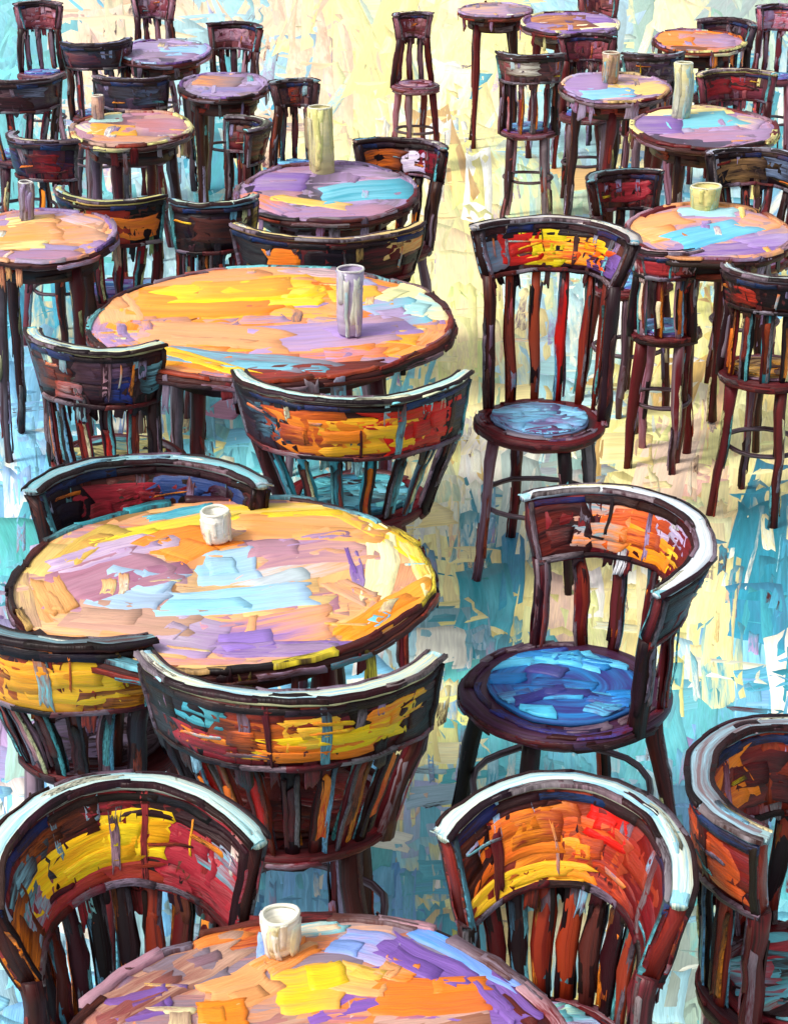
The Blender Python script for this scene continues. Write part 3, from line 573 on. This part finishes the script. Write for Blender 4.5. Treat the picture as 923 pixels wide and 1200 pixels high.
chair(846,30,-30,'black chair behind the orange and lilac table in the upper right corner',R=.15,span=70,H=.80,band=.11,nsl=4,rs=.13,fill=[BLK,DK,MAR],strokes=[(-.3,.5,.4,.5,(90,30,40),DK)],cap=((50,30,36),GRY),slatc=(DK,GRY))
chair(868,92,6,'crimson chair behind the lilac and aqua table, dark struts',R=.175,span=70,H=.80,band=.12,nsl=4,rs=.14,fill=[(120,24,40),DK,DK2],strokes=[(-.4,.5,.4,.5,CRI,MAR),(.3,.6,.3,.4,(170,30,40),DK)],cap=((150,120,160),YEL),slatc=(DK,CRI))
chair(690,48,0,'dark maroon chair half hidden behind the brown-orange topped table',R=.14,span=64,H=.80,band=.11,nsl=4,rs=.13,fill=[MAR,DK2,CRI],cap=((120,90,120),DK2),slatc=(DK,MAR))
chair(745,214,28,'dark brown chair at the left behind the table with the bright blue stroke',R=.15,span=70,H=.80,band=.12,nsl=4,rs=.14,fill=[DK,BRN,MAR],strokes=[(.4,.5,.5,.5,(120,24,34),CRI)],cap=((120,160,170),DK2),slatc=(DK,MAR))
chair(884,190,-16,'olive and black chair just behind the right-edge table with the bright blue stroke',R=.18,span=68,H=.80,band=.12,nsl=4,rs=.14,fill=[DK,BLK,(110,80,50)],strokes=[(-.3,.5,.4,.6,(150,110,70),DK),(.5,.6,.4,.6,(90,110,140),DK)],cap=((180,190,210),GRY),slatc=(DK,DK2))
chair(784,290,160,'red and rose chair under the left of the table with the bright blue stroke',R=.11,span=66,H=.72,band=.08,nsl=3,view='out',rs=.11,fill=[CRI,MVE,MAR],strokes=[(0,.5,.6,.5,(200,60,60),CRI)],cap=((220,190,190),MVE),slatc=(MAR,MVE,PCH),legc=[MAR,MVE,RST])
chair(908,316,150,'dark chair at the right edge with orange on its seat, under the blue-stroked table',R=.14,span=66,H=.76,band=.10,nsl=4,view='out',rs=.14,fill=[DK,BRN,MAR],strokes=[(-.3,.5,.3,.5,(190,50,30),DK)],cap=((180,200,190),GRY),slatc=(DK,TEAL,MAR),cush=(OY,OCH,BRN))

chair(44,8,10,'wine-red and rose chair cut by the top edge at the far left',R=.13,span=66,H=.80,band=.13,nsl=3,rs=.13,fill=[MAR,MVE,CRI],strokes=[(-.3,.6,.4,.5,(170,110,120),MAR)],cap=((190,150,160),GRY),slatc=(MVE,GRY,MAR),legc=[MAR,MVE,GRY])
chair(176,-2,-10,'rose-brown chair at the top edge behind the farthest grey table',R=.12,span=66,H=.80,band=.12,nsl=3,rs=.13,fill=[MVE,MAR,(120,70,90)],cap=((170,140,160),GRY),slatc=(MAR,GRY,DK2),legc=[MAR,GRY])
chair(706,-4,14,'brick-red chair cut by the top edge right of the brown-orange topped table',R=.12,span=66,H=.80,band=.13,nsl=3,rs=.13,fill=[(130,50,40),MAR,BRN],cap=((110,60,80),DK2),slatc=(MAR,BRN))
chair(914,12,-14,'pale rose and crimson chair in the top right corner',R=.13,span=66,H=.80,band=.12,nsl=3,rs=.13,fill=[CRI,MVE,LAV],cap=((190,160,190),LAV),slatc=(MVE,MAR),legc=[MVE,GRY,MAR])
# ------------------------------------------------------------------ glasses and cups on the tables
def glass(px, py, z, r, h, cols, label, name='drinking_glass', cat='glass', flare=1.15, cup=False):
    P, d = at(px, py, z)
    t = thing(name, label, cat, (P.x, P.y, z+.004), (0, 0, U(0, 6)), 'glasses and cups on the tables')
    cup = False; gm = GLASSM if name == 'drinking_glass' else PAINT
    M = MB(); R1 = r*flare
    lathe(M, [(0, 0), (r*.85, 0), (r, .006), ((r+R1)/2, h*.5), (R1, h), (R1-.004, h+.001), ((r+R1)/2-.005, h*.5), (r-.006, .012), (0, .012)], cols[0], cols[1], n=24)
    def S(s, tt):
        q = max(0, min(1, tt/h)); rr = r+(R1-r)*q; a = s/r; N = Vector((math.cos(a), math.sin(a), 0))
        return N*rr+Vector((0, 0, q*h)), N
    for q in range(16):
        dab(M, S, U(0, 6.28)*r, h*U(.25, .75), h*U(.5, .95), r*U(.25, .6), math.pi/2+U(-.08, .08), jit(rnd.choice(cols)), jit(rnd.choice(cols)), h=.0025, nl=5, nw=2, rag=.2)
    M.build('bowl', t, gm)
    M = MB(); n_ = 20; rings = []
    for k in range(n_):
        a = 2*math.pi*k/n_; X = Vector((math.cos(a), math.sin(a), 0))
        rings.append([M.add(X*(R1-.002+math.cos(b*1.2566)*.0035)+Vector((0, 0, h+math.sin(b*1.2566)*.0035)), lin(WHT), lin(cols[1]), (k*.3, b*.2, 0)) for b in range(5)])
    for k in range(n_):
        for q in range(5): M.f.append((rings[k][q], rings[k][(q+1) % 5], rings[(k+1) % n_][(q+1) % 5], rings[(k+1) % n_][q]))
    M.build('rim', t, gm)
    if cup:
        M = MB(); tube(M, [(R1*.9, 0, h*.85), (R1+.018, 0, h*.8), (R1+.024, 0, h*.5), (R1+.012, 0, h*.25), (r*.9, 0, h*.2)], [.004]*5, WHT, cols[1], n=6)
        M.build('handle', t)
    return t
GLASSM = paint_material('painted_glass', .22, .3); GLASSM.node_tree.nodes['Principled BSDF'].inputs['Transmission Weight'].default_value = .3
WH = [(240,238,226),(226,220,206),(240,232,190)]
glass(252,634,.75,.026,.062,WH,'small white cup at the back of the table with pale blue strokes','coffee_cup','cup',1.12)
glass(328,1116,.75,.024,.055,WH,'small white cup on the bottom table','coffee_cup','cup',1.12)
glass(412,392,.75,.034,.175,[(206,196,216),LAV,(150,190,200),WHT],'tall lilac glass on the golden yellow table')
glass(376,206,.75,.042,.24,[CRM,(216,206,170),YEL],'tall cream glass on the lilac table behind the golden one',flare=1.05)
glass(32,262,.75,.022,.13,[GRY,(176,164,176),LAV],'grey glass on the peach table at the left edge')
glass(116,142,.75,.020,.10,[TAN,(176,140,130),GRY],'tiny beige cup on the small rose table','coffee_cup','cup',1.1)
glass(714,98,.75,.034,.13,[TAN,(206,170,130),AQ],'tan glass on the lilac and ochre table',flare=1.05)
glass(797,140,.75,.034,.22,[CRM,(214,214,190),SKY],'tall cream glass on the lilac and aqua table',flare=1.1)
glass(826,250,.75,.046,.085,[YEL,(220,206,140),MINT],'wide yellowish tumbler on the table with the bright blue stroke',flare=1.05)
